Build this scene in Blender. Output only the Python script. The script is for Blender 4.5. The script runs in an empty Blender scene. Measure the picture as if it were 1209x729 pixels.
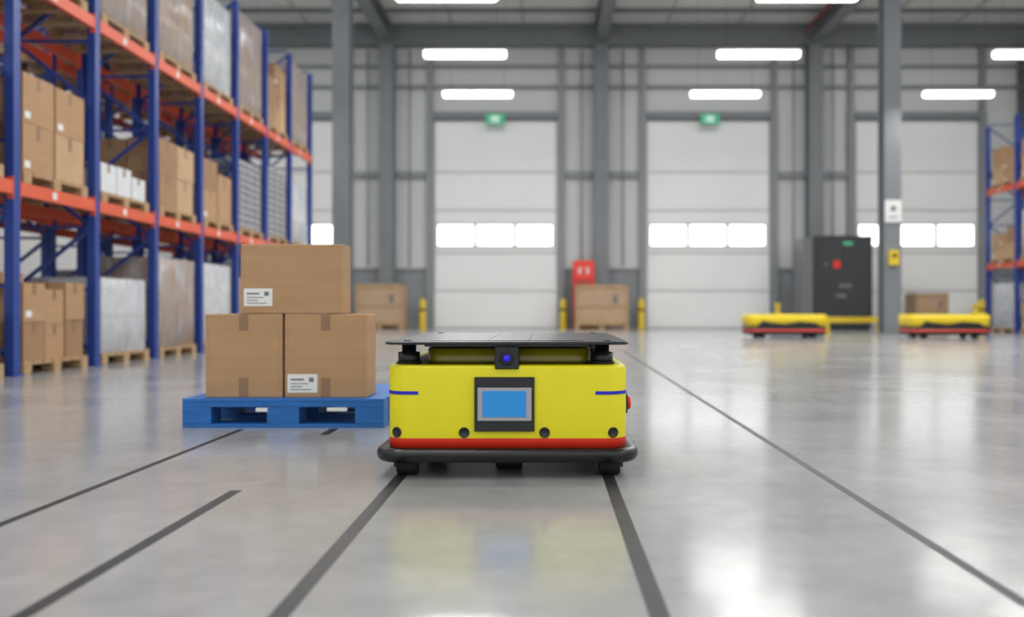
import bpy, bmesh, math, random
from mathutils import Vector, Matrix
S=bpy.context.scene
S.view_settings.view_transform='Standard'
H=0.705; F=1000.0; VX=645.0; VY=365.0
def X(px,d): return (px-VX)*d/F
def Z(py,d): return H+(VY-py)*d/F
# ---------------------------------------------------------------- materials
def lin(c):
    return tuple(((v/255)/12.92 if v/255<=0.04045 else (((v/255)+0.055)/1.055)**2.4) for v in c)
def mat(name,rgb,rough=0.5,metal=0.0,var=0.0,scale=5.0,bump=0.0,emit=0.0,spec=0.5,coat=0.0,stretch=None):
    m=bpy.data.materials.new(name); m.use_nodes=True
    nt=m.node_tree; b=nt.nodes['Principled BSDF']
    c=lin(rgb)
    b.inputs['Base Color'].default_value=(*c,1)
    b.inputs['Roughness'].default_value=rough
    b.inputs['Metallic'].default_value=metal
    b.inputs['Specular IOR Level'].default_value=spec
    b.inputs['Coat Weight'].default_value=coat
    if emit>0:
        b.inputs['Emission Color'].default_value=(*c,1); b.inputs['Emission Strength'].default_value=emit
    if var>0 or bump>0:
        tc=nt.nodes.new('ShaderNodeTexCoord'); n=nt.nodes.new('ShaderNodeTexNoise')
        n.inputs['Scale'].default_value=scale; n.inputs['Detail'].default_value=4
        mp=nt.nodes.new('ShaderNodeMapping')
        if stretch: mp.inputs['Scale'].default_value=stretch
        nt.links.new(tc.outputs['Object'],mp.inputs['Vector']); nt.links.new(mp.outputs[0],n.inputs['Vector'])
        if var>0:
            r=nt.nodes.new('ShaderNodeValToRGB')
            r.color_ramp.elements[0].position=0.3; r.color_ramp.elements[1].position=0.7
            r.color_ramp.elements[0].color=(*[v*(1-var) for v in c],1)
            r.color_ramp.elements[1].color=(*[min(1,v*(1+var)) for v in c],1)
            nt.links.new(n.outputs['Fac'],r.inputs[0]); nt.links.new(r.outputs[0],b.inputs['Base Color'])
        if bump>0:
            bp=nt.nodes.new('ShaderNodeBump'); bp.inputs['Strength'].default_value=bump; bp.inputs['Distance'].default_value=0.02
            nt.links.new(n.outputs['Fac'],bp.inputs['Height']); nt.links.new(bp.outputs[0],b.inputs['Normal'])
    return m
M={}
M['yellow']=mat('yellow_paint',(219,209,24),0.38,spec=0.35,var=0.02,scale=8)
M['yellow_agv']=mat('yellow_agv_paint',(226,198,24),0.4)
M['red']=mat('red_paint',(218,46,24),0.4)
M['black']=mat('black_plastic',(20,20,22),0.4)
M['rubber']=mat('black_rubber',(18,18,19),0.7,var=0.2,scale=30)
M['plate']=mat('dark_steel_plate',(66,67,70),0.3,metal=0.6,var=0.12,scale=12)
M['bumper']=mat('black_bumper',(20,20,22),0.28,var=0.1,scale=10)
M['olive']=mat('olive_lacquer',(120,112,10),0.25,var=0.1,scale=4)
M['olive2']=mat('olive_dark',(86,84,12),0.3)
M['blue_mark']=mat('blue_stripe_tape',(20,25,180),0.4)
M['bezel']=mat('grey_bezel',(160,160,163),0.4)
M['screen']=mat('blue_lcd_screen',(30,130,200),0.3,emit=0.16)
M['lens']=mat('blue_led_lens',(30,20,200),0.2,emit=0.45)
M['card']=mat('cardboard',(172,136,100),0.8,var=0.06,scale=3,bump=0.05,stretch=(1,1,6))
M['card2']=mat('cardboard_light',(186,154,118),0.8,var=0.08,scale=2)
M['card3']=mat('cardboard_dark',(154,120,88),0.8,var=0.08,scale=2)
M['tape']=mat('brown_packing_tape',(136,104,76),0.35)
M['seam']=mat('box_flap_seam',(90,66,44),0.9)  # dark brown line where the top flaps meet
M['label']=mat('white_paper_label',(222,222,220),0.6)
M['ink']=mat('label_ink',(110,110,112),0.7)
M['bluep']=mat('blue_pallet_paint',(22,98,172),0.5,var=0.15,scale=6,stretch=(1,5,5))
M['wood']=mat('pallet_wood',(172,142,104),0.8,var=0.2,scale=5,stretch=(1,6,6))
M['crate']=mat('crate_plywood',(176,148,120),0.7,var=0.12,scale=3,stretch=(1,1,5))
M['whitebox']=mat('white_carton',(208,210,212),0.6,var=0.04,scale=4)
M['sack']=mat('grey_sack',(145,144,146),0.6,var=0.08,scale=4)
M['rackblue']=mat('rack_blue_steel',(34,62,138),0.4,var=0.06,scale=4)
M['rackorange']=mat('rack_orange_steel',(212,88,54),0.45,var=0.06,scale=4)
M['column']=mat('grey_painted_steel',(118,122,125),0.5,var=0.06,scale=1.5)
M['frame']=mat('wall_frame_steel',(132,135,137),0.5)
M['wall']=mat('wall_panel_light',(200,201,199),0.7,var=0.04,scale=0.4)
M['plinth']=mat('wall_plinth_grey',(132,135,138),0.7,var=0.06,scale=1)
M['door']=mat('door_panel_white',(228,228,226),0.5,var=0.03,scale=0.5)
M['doorseam']=mat('door_seam_grey',(165,165,164),0.6)
M['winlight']=mat('door_window_daylight',(250,252,255),0.2,emit=2.6)
M['fill_glow']=mat('added_panel_glow',(245,250,255),0.3,emit=1.0)  # glowing face of the added roof panels, out of camera view
M['ceil']=mat('ceiling_panel',(210,210,207),0.7,var=0.08,scale=0.6)
M['lamp']=mat('led_diffuser',(255,253,248),0.4,emit=4.0)
M['lampcase']=mat('lamp_housing',(200,200,200),0.5)
M['exit']=mat('exit_sign_green',(70,165,125),0.4,emit=0.25)
M['exitw']=mat('exit_sign_pictogram',(190,230,210),0.4,emit=0.2)
M['safety']=mat('safety_yellow',(218,188,36),0.5)
M['darkcab']=mat('dark_machine_paint',(50,52,54),0.5,var=0.08,scale=2)
M['cabside']=mat('machine_side_grey',(108,110,112),0.5)
M['linetape']=mat('floor_guide_tape',(42,42,45),0.5,var=0.15,scale=6)
M['pipe']=mat('red_sprinkler_pipe',(165,60,50),0.5)
M['wire']=mat('steel_wire',(90,90,90),0.5)
def film():
    m=bpy.data.materials.new('stretch_wrap_film'); m.use_nodes=True; nt=m.node_tree
    b=nt.nodes['Principled BSDF']; b.inputs['Base Color'].default_value=(.58,.59,.61,1); b.inputs['Roughness'].default_value=.22
    tr=nt.nodes.new('ShaderNodeBsdfTransparent'); mx=nt.nodes.new('ShaderNodeMixShader')
    tc=nt.nodes.new('ShaderNodeTexCoord'); mp=nt.nodes.new('ShaderNodeMapping'); mp.inputs['Scale'].default_value=(3,3,1.3)
    n=nt.nodes.new('ShaderNodeTexNoise'); n.inputs['Scale'].default_value=1.6; n.inputs['Detail'].default_value=3
    r=nt.nodes.new('ShaderNodeMapRange'); r.inputs[1].default_value=.35; r.inputs[2].default_value=.7; r.inputs[3].default_value=.2; r.inputs[4].default_value=.6
    bp=nt.nodes.new('ShaderNodeBump'); bp.inputs['Strength'].default_value=.4; bp.inputs['Distance'].default_value=.05
    L=nt.links.new
    L(tc.outputs['Object'],mp.inputs[0]); L(mp.outputs[0],n.inputs['Vector']); L(n.outputs['Fac'],r.inputs[0]); L(n.outputs['Fac'],bp.inputs['Height']); L(bp.outputs[0],b.inputs['Normal'])
    L(r.outputs[0],mx.inputs[0]); L(tr.outputs[0],mx.inputs[1]); L(b.outputs[0],mx.inputs[2]); L(mx.outputs[0],nt.nodes['Material Output'].inputs[0])
    return m
M['film']=film()
def floor_mat():
    m=bpy.data.materials.new('polished_concrete'); m.use_nodes=True; nt=m.node_tree
    b=nt.nodes['Principled BSDF']; L=nt.links.new
    tc=nt.nodes.new('ShaderNodeTexCoord')
    n1=nt.nodes.new('ShaderNodeTexNoise'); n1.inputs['Scale'].default_value=0.9; n1.inputs['Detail'].default_value=8; n1.inputs['Roughness'].default_value=.6
    n2=nt.nodes.new('ShaderNodeTexNoise'); n2.inputs['Scale'].default_value=9; n2.inputs['Detail'].default_value=8
    L(tc.outputs['Object'],n1.inputs['Vector']); L(tc.outputs['Object'],n2.inputs['Vector'])
    add=nt.nodes.new('ShaderNodeMath'); add.operation='MULTIPLY_ADD'; add.inputs[1].default_value=.35
    L(n2.outputs['Fac'],add.inputs[0]); L(n1.outputs['Fac'],add.inputs[2])
    r=nt.nodes.new('ShaderNodeValToRGB'); e=r.color_ramp.elements
    e[0].position=.45; e[0].color=(*lin((143,144,144)),1); e[1].position=.9; e[1].color=(*lin((168,168,167)),1)
    L(add.outputs[0],r.inputs[0]); L(r.outputs[0],b.inputs['Base Color'])
    mr=nt.nodes.new('ShaderNodeMapRange'); mr.inputs[1].default_value=.3; mr.inputs[2].default_value=.7; mr.inputs[3].default_value=.13; mr.inputs[4].default_value=.21
    L(n1.outputs['Fac'],mr.inputs[0]); L(mr.outputs[0],b.inputs['Roughness'])
    n3=nt.nodes.new('ShaderNodeTexNoise'); n3.inputs['Scale'].default_value=2; n3.inputs['Detail'].default_value=2; L(tc.outputs['Object'],n3.inputs['Vector'])
    bp=nt.nodes.new('ShaderNodeBump'); bp.inputs['Strength'].default_value=.05; bp.inputs['Distance'].default_value=.01
    L(n3.outputs['Fac'],bp.inputs['Height']); L(bp.outputs[0],b.inputs['Normal'])
    return m
M['floor']=floor_mat()
# ---------------------------------------------------------------- mesh builder
class MB:
    def __init__(s): s.v=[]; s.f=[]; s.mi=[]; s.mats=[]; s.sm=[]
    def m(s,k):
        if k not in s.mats: s.mats.append(k)
        return s.mats.index(k)
    def face(s,idx,k,sm=False): s.f.append(idx); s.mi.append(s.m(k)); s.sm.append(sm)
    def box(s,x0,x1,y0,y1,z0,z1,k):
        n=len(s.v)
        s.v+=[(x0,y0,z0),(x1,y0,z0),(x1,y1,z0),(x0,y1,z0),(x0,y0,z1),(x1,y0,z1),(x1,y1,z1),(x0,y1,z1)]
        for q in ((0,3,2,1),(4,5,6,7),(0,1,5,4),(1,2,6,5),(2,3,7,6),(3,0,4,7)): s.face([n+i for i in q],k)
    def bar(s,p,q,w,k):
        p=Vector(p);q=Vector(q); d=(q-p).normalized()
        u=d.cross(Vector((0,0,1)) if abs(d.z)<.95 else Vector((1,0,0))).normalized(); w2=d.cross(u)
        n=len(s.v)
        for c in (p,q):
            for a,b in ((-1,-1),(1,-1),(1,1),(-1,1)): s.v.append(tuple(c+u*a*w/2+w2*b*w/2))
        for qd in ((3,2,1,0),(4,5,6,7),(0,1,5,4),(1,2,6,5),(2,3,7,6),(3,0,4,7)): s.face([n+i for i in qd],k)
    def cyl(s,c,ax,prof,k,seg=28):
        c=Vector(c); ax=Vector(ax).normalized()
        u=ax.orthogonal().normalized(); w=ax.cross(u); n=len(s.v)
        for t,r in prof:
            for i in range(seg):
                a=2*math.pi*i/seg; s.v.append(tuple(c+ax*t+u*r*math.cos(a)+w*r*math.sin(a)))
        for j in range(len(prof)-1):
            for i in range(seg):
                i2=(i+1)%seg; s.face([n+j*seg+i,n+j*seg+i2,n+(j+1)*seg+i2,n+(j+1)*seg+i],k,True)
        s.face([n+i for i in range(seg)][::-1],k); s.face([n+(len(prof)-1)*seg+i for i in range(seg)],k)
    def loft(s,x0,x1,y0,y1,r,prof,k,seg=10,smooth=True):
        n=len(s.v); N=4*(seg+1)
        for p in prof:
            ins=p[1]; rr=max(r-ins,.002)
            for cx,cy,a0 in ((x1-ins-rr,y0+ins+rr,-90),(x1-ins-rr,y1-ins-rr,0),(x0+ins+rr,y1-ins-rr,90),(x0+ins+rr,y0+ins+rr,180)):
                for i in range(seg+1):
                    a=math.radians(a0+90*i/seg); s.v.append((cx+rr*math.cos(a),cy+rr*math.sin(a),p[0]))
        for j in range(len(prof)-1):
            kk=prof[j][2] if len(prof[j])>2 else k
            for i in range(N):
                i2=(i+1)%N; s.face([n+j*N+i,n+j*N+i2,n+(j+1)*N+i2,n+(j+1)*N+i],kk,smooth)
        s.face([n+i for i in range(N)][::-1],prof[0][2] if len(prof[0])>2 else k)
        s.face([n+(len(prof)-1)*N+i for i in range(N)],prof[-1][2] if len(prof[-1])>2 else k)
    def mesh(s,name):
        me=bpy.data.meshes.new(name); me.from_pydata(s.v,[],s.f)
        for k in s.mats: me.materials.append(M[k])
        me.polygons.foreach_set('material_index',s.mi); me.polygons.foreach_set('use_smooth',s.sm); me.update()
        return me
    def obj(s,name,parent=None,loc=(0,0,0),rz=0,bevel=0):
        return place(s.mesh(name),name,parent,loc,rz,bevel)
def place(me,name,parent=None,loc=(0,0,0),rz=0,bevel=0):
    o=bpy.data.objects.new(name,me); S.collection.objects.link(o)
    o.location=loc; o.rotation_euler=(0,0,rz)
    if parent: o.parent=parent
    if bevel>0:
        b=o.modifiers.new('bevel','BEVEL'); b.width=bevel; b.segments=2; b.limit_method='ANGLE'; b.angle_limit=math.radians(50)
    return o
def empty(name,loc=(0,0,0),rz=0):
    o=bpy.data.objects.new(name,None); S.collection.objects.link(o); o.location=loc; o.rotation_euler=(0,0,rz); o.empty_display_size=.3; return o

# ---------------------------------------------------------------- room
WL,WR,WY,CE=-12.0,18.0,30.0,10.65
b=MB(); b.box(WL-.3,WR+.3,-8,WY+.3,-.2,0,'floor'); b.obj('floor')
b=MB(); b.box(WL-.3,WR+.3,WY,WY+.3,0,CE,'wall'); b.obj('wall_back')
b=MB(); b.box(WL-.3,WL,-8,WY,0,CE,'wall'); b.obj('wall_left')
b=MB(); b.box(WR,WR+.3,-8,WY,0,CE,'wall'); b.obj('wall_right')
b=MB(); b.box(WL-.3,WR+.3,-8,WY+.3,CE,CE+.2,'ceil'); b.obj('ceiling')
b=MB()
y=0.5
while y<29.9:
    b.box(WL,WR,y-.05,y+.05,CE-.14,CE,'column'); y+=1.45
x=WL+1.2
while x<WR:
    b.box(x-.02,x+.02,-8,WY,CE-.03,CE,'frame'); x+=2.5
b.obj('trim_ceiling_purlins')
COLX=(-5.58,1.92,9.4)
def ibeam_v(b,x,y,w,z0,z1,k='column'):
    h=w/2; t=.035
    b.box(x-h,x+h,y-h,y-h+t,z0,z1,k); b.box(x-h,x+h,y+h-t,y+h,z0,z1,k); b.box(x-t/2,x+t/2,y-h+t,y+h-t,z0,z1,k)
for x in COLX:
    b=MB()
    for (xa,xb,za,zb) in ((-.2,.2,CE-.62,CE-.57),(-.2,.2,CE-.05,CE-.001),(-.03,.03,CE-.57,CE-.05)):
        b.box(x+xa,x+xb,-7.9,WY-.6,za,zb,'column')
    b.obj('roof_rafter')
b=MB(); b.box(WL,WR,WY-.45,WY-.02,CE-.72,CE-.15,'column'); b.obj('trim_eave_beam')
for x in (COLX[0],COLX[2]):
    b=MB(); ibeam_v(b,x,23.2,.46,.03,CE-.63); b.box(x-.33,x+.33,22.87,23.53,0,.03,'column'); b.obj('steel_column')
for x in COLX+(-11.08,16.9):
    b=MB(); ibeam_v(b,x,WY-.28,.5,.03,CE-.73); b.box(x-.3,x+.3,WY-.55,WY-.02,0,.03,'column'); b.obj('wall_column')
# doors
DX=[X(263,30),X(513,30),X(763,30),X(1008,30)]
DW=X(658,30)-X(513,30)
ztop=Z(143,30)
zb=[0.0]+[Z(p,30) for p in (345,300,250,205,143)]
for i,x0 in enumerate(DX):
    x1=x0+DW; e=empty('door_%d'%(i+1),(x0,WY,0))
    b=MB()
    for j in range(5):
        b.box(0,DW,-.09,-.02,zb[j]+.02,zb[j+1]-.02,'door')
        b.box(0.05,DW-.05,-.105,-.09,zb[j]+.10,zb[j+1]-.10,'door')
    b.box(0,DW,-.06,-.015,0.0,ztop,'doorseam')
    b.obj('door_panels',e,bevel=.01)
    b=MB()
    ww=41.5*.03
    for px in (4.5,51,97.5):
        a=px*.03; za,zc=Z(291,30),Z(267,30)
        b.box(a-.05,a+ww+.05,-.125,-.105,za-.06,zc+.06,'doorseam'); b.box(a,a+ww,-.13,-.125,za,zc,'winlight')
    b.obj('door_windows',e)
    b=MB()
    b.box(-.26,-.01,-.22,-.005,0,ztop+.25,'frame'); b.box(DW+.01,DW+.26,-.22,-.005,0,ztop+.25,'frame')
    b.box(-.01,DW+.01,-.28,-.005,ztop+.02,ztop+.25,'column')
    b.obj('door_frame',e)
    b=MB()
    b.box(x0-.24,x0-.06,WY-.2,WY-.02,ztop+.26,CE-.73,'frame'); b.box(x1+.06,x1+.24,WY-.2,WY-.02,ztop+.26,CE-.73,'frame')
    b.obj('trim_door_post')
gaps=[(WL,DX[0]-.27)]+[(DX[i]+DW+.27,DX[i+1]-.27) for i in range(3)]+[(DX[3]+DW+.27,WR)]
b=MB(); 
for g0,g1 in gaps:
    b.box(g0,g1,WY-.05,WY-.001,0,Z(320,30),'plinth')
b.obj('baseboard_back')
b=MB()
for g0,g1 in gaps:
    z=Z(207,30); b.box(g0,g1,WY-.16,WY-.003,z-.1,z+.1,'frame')
    z=Z(320,30); b.box(g0,g1,WY-.1,WY-.003,z,z+.08,'frame')
for py in (80,104):
    z=Z(py,30); b.box(WL,WR,WY-.15,WY-.003,z-.05,z+.05,'frame')
b.obj('trim_wall_rails')
b=MB()
for g0,g1 in gaps[1:4]:
    for fx in (.22,.78):
        xx=g0+(g1-g0)*fx; b.cyl((xx,WY-.2,2.2),(0,0,1),[(0,.03),(7.6,.03)],'frame',8)
b.obj('trim_wall_conduits')
b=MB()
b.cyl((8.9,12,CE-.4),(0,1,0),[(0,.05),(17,.05)],'pipe',10)
b.obj('sprinkler_pipe')
for i in (1,2):
    cx=DX[i]+DW/2; b=MB(); zc=Z(141,29.5); b.box(cx-.33,cx+.33,WY-.46,WY-.36,zc-.17,zc+.19,'exit')
    b.box(cx-.14,cx+.14,WY-.465,WY-.46,zc-.11,zc+.13,'exitw')
    b.box(cx-.03,cx+.03,WY-.36,WY-.285,zc-.1,zc+.1,'frame')
    b.obj('exit_sign')
# ---------------------------------------------------------------- lights
lx=(-8.2,-1.78,4.65,10.7,16.3)
lb=MB(); lb.box(-.9,.9,-.11,.11,.03,.07,'lampcase')
lb.loft(-.9,.9,-.1,.1,.06,[(-.10,.03),(-.08,0),(.0299,0)],'lamp',seg=5)
lb.cyl((-.7,0,.07),(0,0,1),[(0,.005),(CE-6.3-.07,.005)],'wire',6); lb.cyl((.7,0,.07),(0,0,1),[(0,.005),(CE-6.3-.07,.005)],'wire',6)
lme=lb.mesh('linear_lamp')
ld=bpy.data.lights.new('lamp_area','AREA'); ld.shape='RECTANGLE'; ld.size=1.75; ld.size_y=.16; ld.energy=70; ld.color=(1,.99,.98)
yy=22.0
while yy>-5:
    for x in lx:
        e=place(lme,'hanging_linear_lamp',None,(x,yy,6.3))
        l=bpy.data.objects.new('lamp_light',ld); S.collection.objects.link(l); l.parent=e; l.location=(0,0,-.105)
    yy-=3.45
sd=bpy.data.lights.new('added_fill_area','AREA'); sd.shape='RECTANGLE'; sd.size=4.6; sd.size_y=1.2; sd.energy=145; sd.color=(.97,.985,1)  # added fill light overhead, out of view, to brighten back wall and columns
b=MB(); b.box(-2.4,2.4,-.6,.6,-.02,-.0005,'fill_glow')
for (a0,a1,c0,c1) in ((-2.5,-2.4,-.7,.7),(2.4,2.5,-.7,.7),(-2.4,2.4,-.7,-.6),(-2.4,2.4,.6,.7)): b.box(a0,a1,c0,c1,-.05,-.0005,'frame')
sme=b.mesh('added_fill_panel')
for y in (24.425,18.625,12.825):  # rows of added fill panels, kept above the visible strip of ceiling
    for x in (-9.2,-1.83,5.66,13.2):
        e=place(sme,'added_fill_panel',None,(x,y,CE)); l=bpy.data.objects.new('added_fill_light',sd); S.collection.objects.link(l); l.parent=e; l.location=(0,0,-.15)
w=bpy.data.worlds.new('World'); S.world=w; w.use_nodes=True
w.node_tree.nodes['Background'].inputs[0].default_value=(.95,.975,1,1); w.node_tree.nodes['Background'].inputs[1].default_value=1.15

# ---------------------------------------------------------------- floor guide lines
def line(p,q,wd,name='floor_guide_line'):
    b=MB(); (xa,ya),(xb,yb)=p,q; h=wd/2
    b.v=[(xa-h,ya,0.0008),(xa+h,ya,0.0008),(xb+h,yb,0.0008),(xb-h,yb,0.0008),(xa-h,ya,0),(xa+h,ya,0),(xb+h,yb,0),(xb-h,yb,0)]
    for q4 in ((0,1,2,3),(4,5,1,0),(5,6,2,1),(6,7,3,2),(7,4,0,3)): b.face(list(q4),'linetape')
    b.obj(name)
line((-.612,-3),(-.612,14),.048); line((.26,-3),(.26,14),.048)
line((1.085,-3),(1.28,14),.034)
line((-1.205,-3),(-1.20,3.28),.045)
line((-1.79,-3),(-1.775,4.93),.035)
line((-1.24,4.72),(-1.24,4.97),.05)

# ---------------------------------------------------------------- main robot
R=empty('automated_guided_vehicle',(-.163,3.5,0))
b=MB()
b.loft(-.548,.548,-.035,1.24,.10,[(.068,.03),(.074,.012),(.088,.002),(.108,0),(.120,.004),(.127,.014),(.128,.04)],'bumper')
b.obj('base_skirt',R)
b=MB()
b.loft(-.5,.5,0,1.2,.09,[(.128,0,'red'),(.168,0,'red'),(.1685,.0,'yellow'),(.455,0,'yellow'),(.464,.003,'yellow'),(.47,.012,'yellow'),(.4705,.05,'black')],'yellow',seg=12)
b.obj('body',R)
b=MB()
for sgn in (-1,1):
    pts=[(sgn*.366,-.0025)]
    for i in range(13):
        a=math.radians(90*i/12); pts.append((sgn*(.41+.0925*math.sin(a)),.09-.0925*math.cos(a)))
    pts.append((sgn*.5025,.25))
    n=len(b.v)
    for x,y in pts: b.v+=[(x,y,.349),(x,y,.363)]
    for i in range(len(pts)-1):
        q=[n+2*i,n+2*i+2,n+2*i+3,n+2*i+1]; b.face(q if sgn>0 else q[::-1],'blue_mark',True)
b.obj('side_stripes',R)
b=MB()
cx=-.163
for px in (468,548,643,724):
    x=X(px,3.5)-cx; y0=0;nx=0
    if abs(x)>.41:
        s=(abs(x)-.41)/.09; y0=.09-.09*math.sqrt(max(0,1-s*s)); nx=math.copysign(s,x)
    nrm=Vector((nx,-math.sqrt(1-nx*nx),0))
    b.cyl((x,y0,.192),nrm,[(-.01,.022),(.004,.022),(.006,.019),(.003,.017),(.002,.004)],'black',28)
b.obj('proximity_sensors',R)
b=MB()
x0,x1=X(560,3.49)-cx,X(631,3.49)-cx
b.loft(x0,x1,-.014,.02,.003,[(.198,.002),(.2,0),(.42,0),(.422,.002)],'black',seg=3,smooth=False)
b.box(x0+.014,x1-.012,-.02,-.012,.243,.379,'bezel')
b.box(x0+.034,x1-.034,-.022,-.019,.258,.366,'screen')
b.obj('display_panel',R,bevel=.001)
b=MB()
for sx in (-.42,.40):
    for sy in (.10,1.08):
        b.cyl((sx,sy,.4705),(0,0,1),[(0,.046),(.05,.046),(.052,.03),(.0845,.03)],'black',28)
        b.cyl((sx,sy,.4705),(0,0,1),[(0,.052),(.01,.052)],'rubber',28)
b.obj('lift_posts',R)
b=MB()
b.loft(-.345,.352,.075,1.1,.08,[(.4705,0,'olive2'),(.485,0,'olive'),(.535,0,'olive'),(.537,.012,'black'),(.555,.012,'black')],'olive')
b.obj('lift_table',R)
b=MB()
b.loft(-.502,.504,-.03,1.27,.03,[(.5552,.012),(.558,.002),(.566,0),(.5685,.003)],'plate',seg=5,smooth=False)
b.loft(-.33,.33,.05,1.18,.02,[(.5685,0),(.571,.003)],'plate',seg=4,smooth=False)
for sx in (-.42,.42):
    for sy in (.06,1.18): b.cyl((sx,sy,.5684),(0,0,1),[(0,.016),(.003,.016),(.005,.012)],'black',16)
for sx in (-.08,.09): b.box(sx-.003,sx+.003,.06,1.17,.571,.5718,'black')
b.box(-.34,.34,0.0,.05,.547,.5556,'black')
b.obj('lift_platform',R,bevel=0)
b=MB()
b.loft(-.05,.05,-.01,.07,.006,[(.455,.003),(.458,0),(.545,0),(.548,.003)],'black',seg=3,smooth=False)
b.cyl((0,-.01,.5),(0,-1,0),[(0,.03),(.006,.03),(.008,.024)],'rubber',24)
b.cyl((0,-.018,.5),(0,-1,0),[(0,.015),(.003,.013),(.006,.007)],'lens',20)
b.obj('camera_sensor',R)
b=MB()
b.box(.495,.508,.10,.20,.26,.34,'black')
b.cyl((.508,.15,.3),(1,0,0),[(0,.03),(.012,.03),(.018,.022)],'red',20)
b.obj('emergency_stop',R)
b=MB()
for sx,sy,wd in ((-.425,.10,.09),(.43,.10,.09),(.0,.22,.115),(-.42,1.08,.09),(.42,1.08,.09)):
    b.cyl((sx-wd/2,sy,.042),(1,0,0),[(0,.036),(.008,.042),(wd-.008,.042),(wd,.036)],'rubber',28)
    b.box(sx-wd/2-.012,sx-wd/2-.003,sy-.02,sy+.02,.035,.08,'black'); b.box(sx+wd/2+.003,sx+wd/2+.012,sy-.02,sy+.02,.035,.08,'black')
b.obj('wheels',R)

# ---------------------------------------------------------------- pallets & boxes
def pallet(b,w,d,h,k='wood',x=0,y=0,z=0,kd=None,slats=7):
    t=h*.14; x0=x-w/2; y0=y-d/2; kd=kd or k
    sw=d/slats*.8; st=(d-sw)/(slats-1)
    for i in range(slats): b.box(x0,x0+w,y0+i*st,y0+i*st+sw,z+h-t,z+h,k)
    for i in range(3):
        cxs=x0+(.07 if i==0 else (w/2 if i==1 else w-.07))
        b.box(cxs-.07,cxs+.07,y0,y0+d,z+h-2*t,z+h-t-.0005,kd)
        for j in range(3):
            cy=y0+(.07 if j==0 else (d/2 if j==1 else d-.07))
            b.box(cxs-.07,cxs+.07,cy-.07,cy+.07,z+t,z+h-2*t-.0005,k)
    for j in range(3):
        cy=y0+(.06 if j==0 else (d/2 if j==1 else d-.06))
        b.box(x0,x0+w,cy-.06,cy+.06,z,z+t-.0005,k)
b=MB()
pw=1.19; b0=X(215,5.0); pcx=b0+pw/2; pcy=5.5
ph=.172
x0=-pw/2
for i in range(8): b.box(x0,x0+pw,-.5+i*.1265,-.5+i*.1265+.112,ph-.02,ph,'bluep')
for sx,hw in ((x0+.085,.085),(0,.095),(-x0-.085,.085)):
    for sy in (-.42,0,.42): b.box(sx-hw,sx+hw,sy-.08,sy+.08,.0225,ph-.05,'bluep')
for sy in (-.42,0,.42):
    b.box(x0,x0+pw,sy-.08,sy+.08,ph-.0495,ph-.0205,'bluep'); b.box(x0,x0+pw,sy-.08,sy+.08,0,.022,'bluep')
b.box(-.16,-.09,-.505,-.5,.095,.118,'label'); b.box(.26,.38,-.505,-.5,.098,.12,'label')
b.obj('blue_pallet',None,(pcx,pcy,0),bevel=.004)
def carton(name,x0,x1,y0,y1,z0,z1,tapes=(),label=None,k='card'):
    cx,cy=(x0+x1)/2,(y0+y1)/2; w=(x1-x0)/2; d=(y1-y0)/2; h=z1-z0
    e=empty(name,(cx,cy,z0))
    b=MB(); b.box(-w,w,-d,d,0,h,k); b.obj('carton_body',e,bevel=.006)
    b=MB(); t=.0012
    b.box(-w,w,-.003,.003,h,h+.0006,'seam')
    tw=.028
    b.box(-tw,tw,-d+.004,d-.004,h+.0003,h+t,'tape')
    for zt in tapes:
        if zt=='t': b.box(-tw,tw,-d-t,-d,h*.80,h-.003,'tape')
        else: b.box(-tw,tw,-d-t,-d,.003,h*.24,'tape')
    for s in (-1,1):
        b.box(s*(w-.02)-.001,s*(w-.02)+.001,-d-.0004,-d,.01,h-.01,'card3')
    if label:
        lx,lz,lw,lh=label; b.box(lx,lx+lw,-d-t*1.5,-d,lz,lz+lh,'label')
        for (fx,fz,fw,fh) in ((.1,.66,.45,.10),(.1,.46,.6,.05),(.1,.3,.4,.05),(.72,.58,.16,.24),(.1,.14,.7,.05)):
            b.box(lx+fx*lw,lx+(fx+fw)*lw,-d-t*1.9,-d-t*1.5,lz+fz*lh,lz+(fz+fh)*lh,'ink')
    b.obj('tape_and_label',e)
zt=.172; d=5.06
x0,x1=X(242,d),X(333.5,d); carton('cardboard_box',x0,x1,d,d+.36,zt,Z(371.5,d),('t','b'))
x0,x1=X(336,d),X(433,d); w2=(x1-x0)/2; carton('cardboard_box',x0,x1,d,d+.27,zt,Z(371.5,d),('t','b'),(-w2+.018,.03,.178,.11))
x0,x1=X(284,d),X(404,d); w2=(x1-x0)/2; carton('cardboard_box',x0,x1,d,d+.22,Z(371.5,d)+.0025,Z(289,d),(),(-w2+.02,.045,.17,.105),'card')
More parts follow.
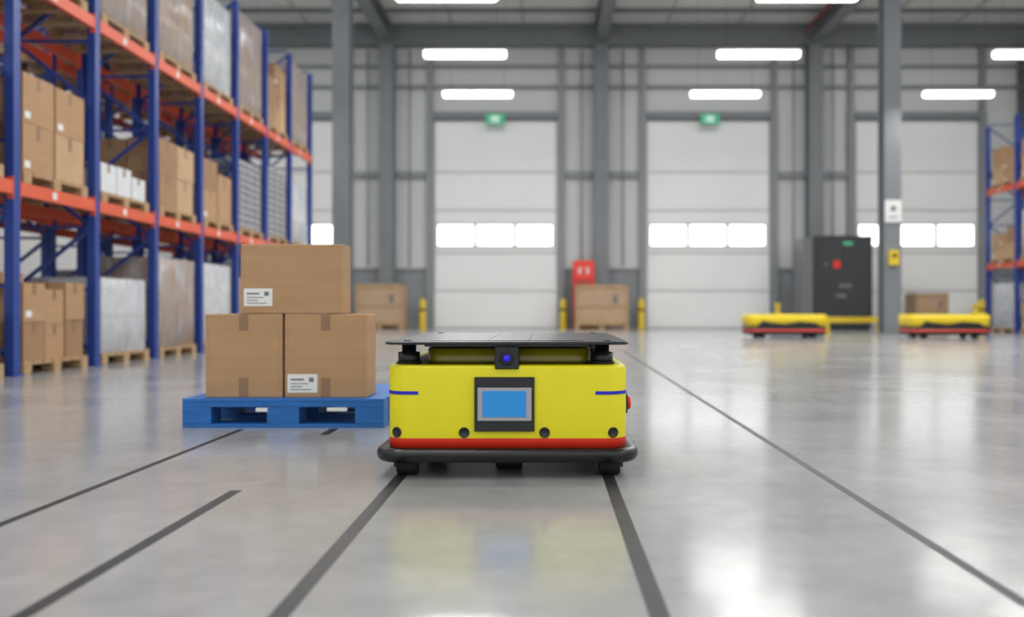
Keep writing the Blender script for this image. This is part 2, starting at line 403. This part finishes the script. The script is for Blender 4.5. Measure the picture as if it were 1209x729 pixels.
# ---------------------------------------------------------------- racks
BAY=1.58
LV=(1.96,4.19)
def rack_mesh(nb):
    D=1.1; f=MB(); bm=MB()
    for i in range(nb+1):
        y=i*BAY
        for x in (-.05,-D+.05):
            f.box(x-.05,x+.05,y-.055,y-.045+.0,.01,6.2,'rackblue'); 
            f.box(x-.05,x+.05,y+.045,y+.055,.01,6.2,'rackblue'); f.box(x+(.03 if x>-.5 else -.04),x+(.05 if x>-.5 else -.03),y-.045,y+.045,.01,6.2,'rackblue')
            f.box(x-.09,x+.09,y-.09,y+.09,0,.01,'rackblue')
        z=.2; s=1
        while z<5.9:
            a,c=(-.1,-D+.1) if s>0 else (-D+.1,-.1)
            f.bar((a,y,z),(c,y,min(z+.72,6.15)),.04,'rackblue'); z+=.76; s=-s
            f.bar((-.1,y,z-.02),(-D+.1,y,z-.02),.035,'rackblue')
        if i<nb:
            for zl in LV:
                for x in (-.03,-D+.03):
                    bm.box(x-.03,x+.03,y+.058,y+BAY-.058,zl-.07,zl+.07,'rackorange')
                    bm.box(x-.035,x+.035,y+.0555,y+.064,zl-.12,zl+.11,'rackorange')
                    bm.box(x-.035,x+.035,y+BAY-.064,y+BAY-.0555,zl-.12,zl+.11,'rackorange')
                bm.box(.0005,.002,y+.64,y+.72,zl-.035,zl+.04,'label')
    return f.mesh('rack_frames'),bm.mesh('rack_beams')
def rack(nb,loc,rz=0):
    e=empty('pallet_rack',loc,rz); f,bm=rack_mesh(nb); place(f,'upright_frames',e); place(bm,'load_beams',e); return e
Y0=8.8-BAY
rack(8,(-5.5,Y0,0)); rack(8,(-6.95,Y0,0))
def load(kind,h,seed,name='palletized_boxes'):
    rn=random.Random(seed); b=MB(); pallet(b,1.0,1.25,.14,'wood')
    z=.1402
    if kind in('boxes','white','mixed'):
        cols=[(-.48,0,-.6,-.2),(0.0,.48,-.6,-.2),(-.48,0,-.2,.2),(0,.48,-.2,.2),(-.48,0,.2,.6),(0,.48,.2,.6)] if rn.random()<.5 else [(-.48,0,-.6,0),(0,.48,-.6,0),(-.48,0,0,.6),(0,.48,0,.6)]
        for c in cols:
            hh=h*rn.uniform(.6,1.0); zz=z; lv=max(1,round(hh/rn.uniform(.38,.6))); bh=hh/lv
            for l in range(lv):
                k={'boxes':rn.choice(['card','card2','card3']),'white':'whitebox','mixed':rn.choice(['card','whitebox','card2'])}[kind]
                j=rn.uniform(.004,.02)
                b.box(c[0]+j,c[1]-j,c[2]+j,c[3]-j,zz,zz+bh-.004,k)
                ym=(c[2]+c[3])/2
                b.box(c[1]-j,c[1]-j+.002,ym-.03,ym+.03,zz+bh*.7,zz+bh-.006,'tape')
                if rn.random()<.4: b.box(c[1]-j,c[1]-j+.002,c[2]+.05,c[2]+.15,zz+.05,zz+.12,'label')
                xm=(c[0]+c[1])/2; b.box(xm-.03,xm+.03,c[2]+j-.002,c[2]+j,zz+bh*.7,zz+bh-.006,'tape')
                if rn.random()<.3: b.box(c[0]+.05,c[0]+.15,c[2]+j-.002,c[2]+j,zz+.05,zz+.12,'label')
                zz+=bh
    elif kind=='wrap' or kind=='wrapwhite':
        n=max(2,round(h/.4)); bh=h/n
        for l in range(n):
            for (xa,xb) in ((-.46,-.002),(.002,.46)):
                for (ya,yb) in ((-.58,-.2),(-.196,.196),(.2,.58)):
                    b.box(xa,xb,ya,yb,z+l*bh,z+(l+1)*bh-.006,'whitebox' if kind=='wrapwhite' else rn.choice(['card','card2','card3']))
        b.loft(-.48,.48,-.6,.6,.05,[(.1,0),(z+h*.5,-.004),(z+h,.0),(z+h+.015,.03)],'film',seg=4)
    elif kind=='bigbox':
        b.box(-.47,.47,-.6,.6,z,z+h,'card3'); b.box(.47,.472,-.03,.03,z,z+h,'tape')
        b.box(-.47,.47,-.602,-.6,z+h*.5,z+h*.5+.06,'tape')
        b.loft(-.485,.485,-.615,.615,.04,[(.1,0),(z+h*.45,0),(z+h,.0),(z+h+.012,.03)],'film',seg=4)
    elif kind=='bags':
        n=max(3,round(h/.13)); bh=h/n
        for l in range(n):
            for (ya,yb) in ((-.6,-.21),(-.2,.2),(.21,.6)):
                b.loft(-.48,.48,ya,yb,.05,[(z+l*bh,.02),(z+l*bh+.02,0),(z+(l+1)*bh-.02,0),(z+(l+1)*bh-.003,.02)],'sack',seg=3)
    return b.mesh(name)
NM={'boxes':'palletized_boxes','white':'palletized_white_cartons','mixed':'palletized_boxes','wrap':'wrapped_pallet_load','wrapwhite':'wrapped_pallet_load','bigbox':'wrapped_pallet_load','bags':'palletized_sacks'}
plan={0:[('boxes',.8),('boxes',1.0),('wrapwhite',.95),('bigbox',1.3),('wrapwhite',1.3),('boxes',1.2),('wrap',1.3),('boxes',1.2)],
 1:[('boxes',1.2),('boxes',1.1),('white',.45),('boxes',1.25),('boxes',1.1),('bags',1.25),('bags',1.4),('wrapwhite',1.3)],
 2:[('wrap',1.3),('boxes',1.0),('bigbox',1.2),('wrap',1.3),('wrapwhite',1.5),('bigbox',1.7),('boxes',1.4),('bigbox',1.7)]}
zl={0:0,1:LV[0]+.0705,2:LV[1]+.0705}
for lv,items in plan.items():
    for i,(k,h) in enumerate(items):
        me=load(k,h,100*lv+i,NM[k]); place(me,NM[k],None,(-6.03,Y0+(i+.5)*BAY,zl[lv]))
pool=[load(k,h,900+i,NM[k]) for i,(k,h) in enumerate([('boxes',1.2),('wrapwhite',1.3),('bags',1.2),('boxes',1.0),('wrap',1.4)])]
pn=['palletized_boxes','wrapped_pallet_load','palletized_sacks','palletized_boxes','wrapped_pallet_load']
rr=random.Random(4)
for lv in range(3):
    for i in range(8):
        if rr.random()<.2: continue
        j=rr.randrange(5); place(pool[j],pn[j],None,(-7.5,Y0+(i+.5)*BAY,zl[lv]))
Ye=25.6
rack(6,(13.3,Ye,0),math.pi)
for lv in range(3):
    for i in range(6):
        j=rr.randrange(5); place(pool[j],pn[j],None,(13.85,Ye-(i+.5)*BAY,zl[lv]),math.pi)

# ---------------------------------------------------------------- far AGVs
def far_agv(x,y,mast,mh):
    e=empty('automated_guided_vehicle',(x,y,0))
    b=MB()
    L=.93
    b.loft(-L,L,-.45,.45,.16,[(.08,.05,'black'),(.11,.0,'black'),(.17,0,'red'),(.205,.0,'red'),(.2055,.006,'black'),(.29,.006,'black'),(.2905,.0,'yellow_agv'),(.54,.0,'yellow_agv'),(.565,.03,'yellow_agv'),(.566,.08,'black')],'yellow_agv',seg=8)
    n=len(b.v)
    pts=[(-.75,.29),(.75,.29),(.62,.37),(.25,.40),(-.1,.34),(-.45,.38),(-.62,.42)]
    for p in pts: b.v.append((p[0],-.4525,p[1]))
    b.face([n+i for i in range(len(pts))],'black')
    b.obj('hull',e)
    b=MB(); b.loft(-.7,.7,-.36,.36,.05,[(.566,0),(.575,0),(.578,.01)],'plate'); b.obj('deck',e)
    b=MB()
    for sx in (-.6,.6):
        for sy in (-.28,.28): b.cyl((sx,sy-.05,.09),(0,1,0),[(0,.08),(.01,.09),(.09,.09),(.1,.08)],'rubber',20)
    b.obj('wheels',e)
    b=MB(); b.box(mast-.06,mast+.06,-.1,.1,.565,.62,'safety'); b.box(mast-.035,mast+.035,-.04,.04,.62,mh,'safety'); b.box(mast-.07,mast+.07,-.04,.04,mh-.04,mh+.03,'safety')
    b.obj('sensor_mast',e)
far_agv(X(928,20.2),20.4,-.15,.80); far_agv(X(1121,19.8),20.1,.76,.78)
# ---------------------------------------------------------------- background items
def crate(px0,px1,pyt,d):
    x0,x1=X(px0,d),X(px1,d); w=(x1-x0)/2; h=Z(pyt,d); b=MB()
    pallet(b,2*w,1.0,.16,'wood')
    b.box(-w+.03,w-.03,-.47,.47,.161,h-.03,'crate')
    for xx in (-w,w-.1): b.box(xx,xx+.1,-.5,-.47,.161,h,'wood')
    b.box(-w+.1,w-.1,-.495,-.47,h-.13,h-.001,'wood'); b.box(-w+.1,w-.1,-.495,-.47,.17,.29,'wood')
    b.box(-w+.1,w-.1,-.49,-.47,h*.5,h*.5+.08,'wood')
    b.box(-w,w,-.5,.5,h-.03,h,'crate')
    b.box(w*.45,w*.58,-.5,-.47,h*.6,h*.78,'ink')
    b.obj('wooden_crate',None,((x0+x1)/2,d+.5,0))
crate(679,742,337,28.0); crate(419,476,336,28.0); crate(1082,1120,347,28.0)
d=28.5
b=MB(); x0,x1=X(677,d),X(703,d); w=(x1-x0)/2
b.loft(-w,w,-.2,.2,.05,[(0,0),(2.3,0),(2.36,.04)],'red',seg=4)
b.box(-w+.2,w-.2,-.215,-.2,1.9,2.1,'label'); b.box(-w+.1,w-.1,-.215,-.2,1.0,1.7,'pipe'); b.cyl((0,-.2,2.0),(0,-1,0),[(0,.1),(.03,.1)],'red',16)
b.obj('fire_equipment_cabinet',None,((x0+x1)/2,29.25,0))
d=27.6; x0,x1=X(962,d),X(1030,d); h=Z(279,d); w=(x1-x0)/2; b=MB()
b.box(-w,w,0,1.3,.12,h-.04,'darkcab'); b.box(-w+.06,w-.06,.04,1.25,0,.12,'black'); b.box(-w-.02,w+.02,-.03,1.32,h-.04,h,'darkcab')
b.box(-w-.34,-w-.005,.1,1.25,0,h-.05,'cabside')
b.box(-.01,.01,-.008,0,.2,h-.15,'black'); b.box(w-.08,w-.06,-.008,0,.2,h-.15,'black')
for (px,py,pw_,ph_,k) in ((988,313,8,9,'red'),(1001,288,11,4,'exit'),(998,338,15,4,'ink'),(993,350,12,4,'ink'),(975,313,4,3,'ink')):
    cx_=X(px,d)-(x0+x1)/2; cz=Z(py,d); b.box(cx_-pw_*.0138,cx_+pw_*.0138,-.02,-.001,cz-ph_*.0138,cz+ph_*.0138,k)
b.obj('dark_control_cabinet',None,((x0+x1)/2,d,0),bevel=.01)
for px in (665,499,757,1159):
    b=MB(); b.cyl((0,0,0),(0,0,1),[(0,.17),(.02,.17),(.021,.11),(.95,.11),(1.02,.07),(1.04,.02)],'safety',20)
    for z in (.62,): b.cyl((0,0,z),(0,0,1),[(0,.1115),(.08,.1115)],'black',20)
    b.obj('safety_bollard',None,(X(px,29.2),29.2,0))
d=24.5; x0,x1=X(972,d),X(1042,d); w=(x1-x0)/2; b=MB()
b.box(-w,w,-.05,.05,.30,.46,'safety')
for xx in (-w+.1,w-.1): b.box(xx-.06,xx+.06,-.06,.06,.01,.48,'safety'); b.box(xx-.12,xx+.12,-.12,.12,0,.01,'safety')
b.obj('safety_barrier',None,((x0+x1)/2,d,0))
d=22.95
b=MB()
zc=Z(250,d); b.box(-.22,.22,-.03,0,zc-.3,zc+.3,'label'); b.box(-.07,.07,-.034,-.03,zc-.0,zc+.14,'ink'); b.box(-.12,.12,-.034,-.03,zc-.18,zc-.14,'ink')
b.obj('column_sign',None,(9.4,22.969,0))
b=MB(); zc=Z(305,d); b.box(-.12,.12,-.12,0,zc-.2,zc+.2,'safety'); b.box(-.06,.06,-.13,-.12,zc-.0,zc+.1,'black')
b.obj('call_box',None,(9.4,22.969,0))

# ---------------------------------------------------------------- camera
cd=bpy.data.cameras.new('camera'); cam=bpy.data.objects.new('camera',cd); S.collection.objects.link(cam)
cam.location=(0,0,H); cam.rotation_euler=(math.radians(90),0,0)
cd.sensor_width=36; cd.lens=36*F/1209; cd.shift_x=-(VX-604.5)/1209; cd.clip_end=200
cd.dof.use_dof=True; cd.dof.focus_distance=3.7; cd.dof.aperture_fstop=1.05
S.camera=cam
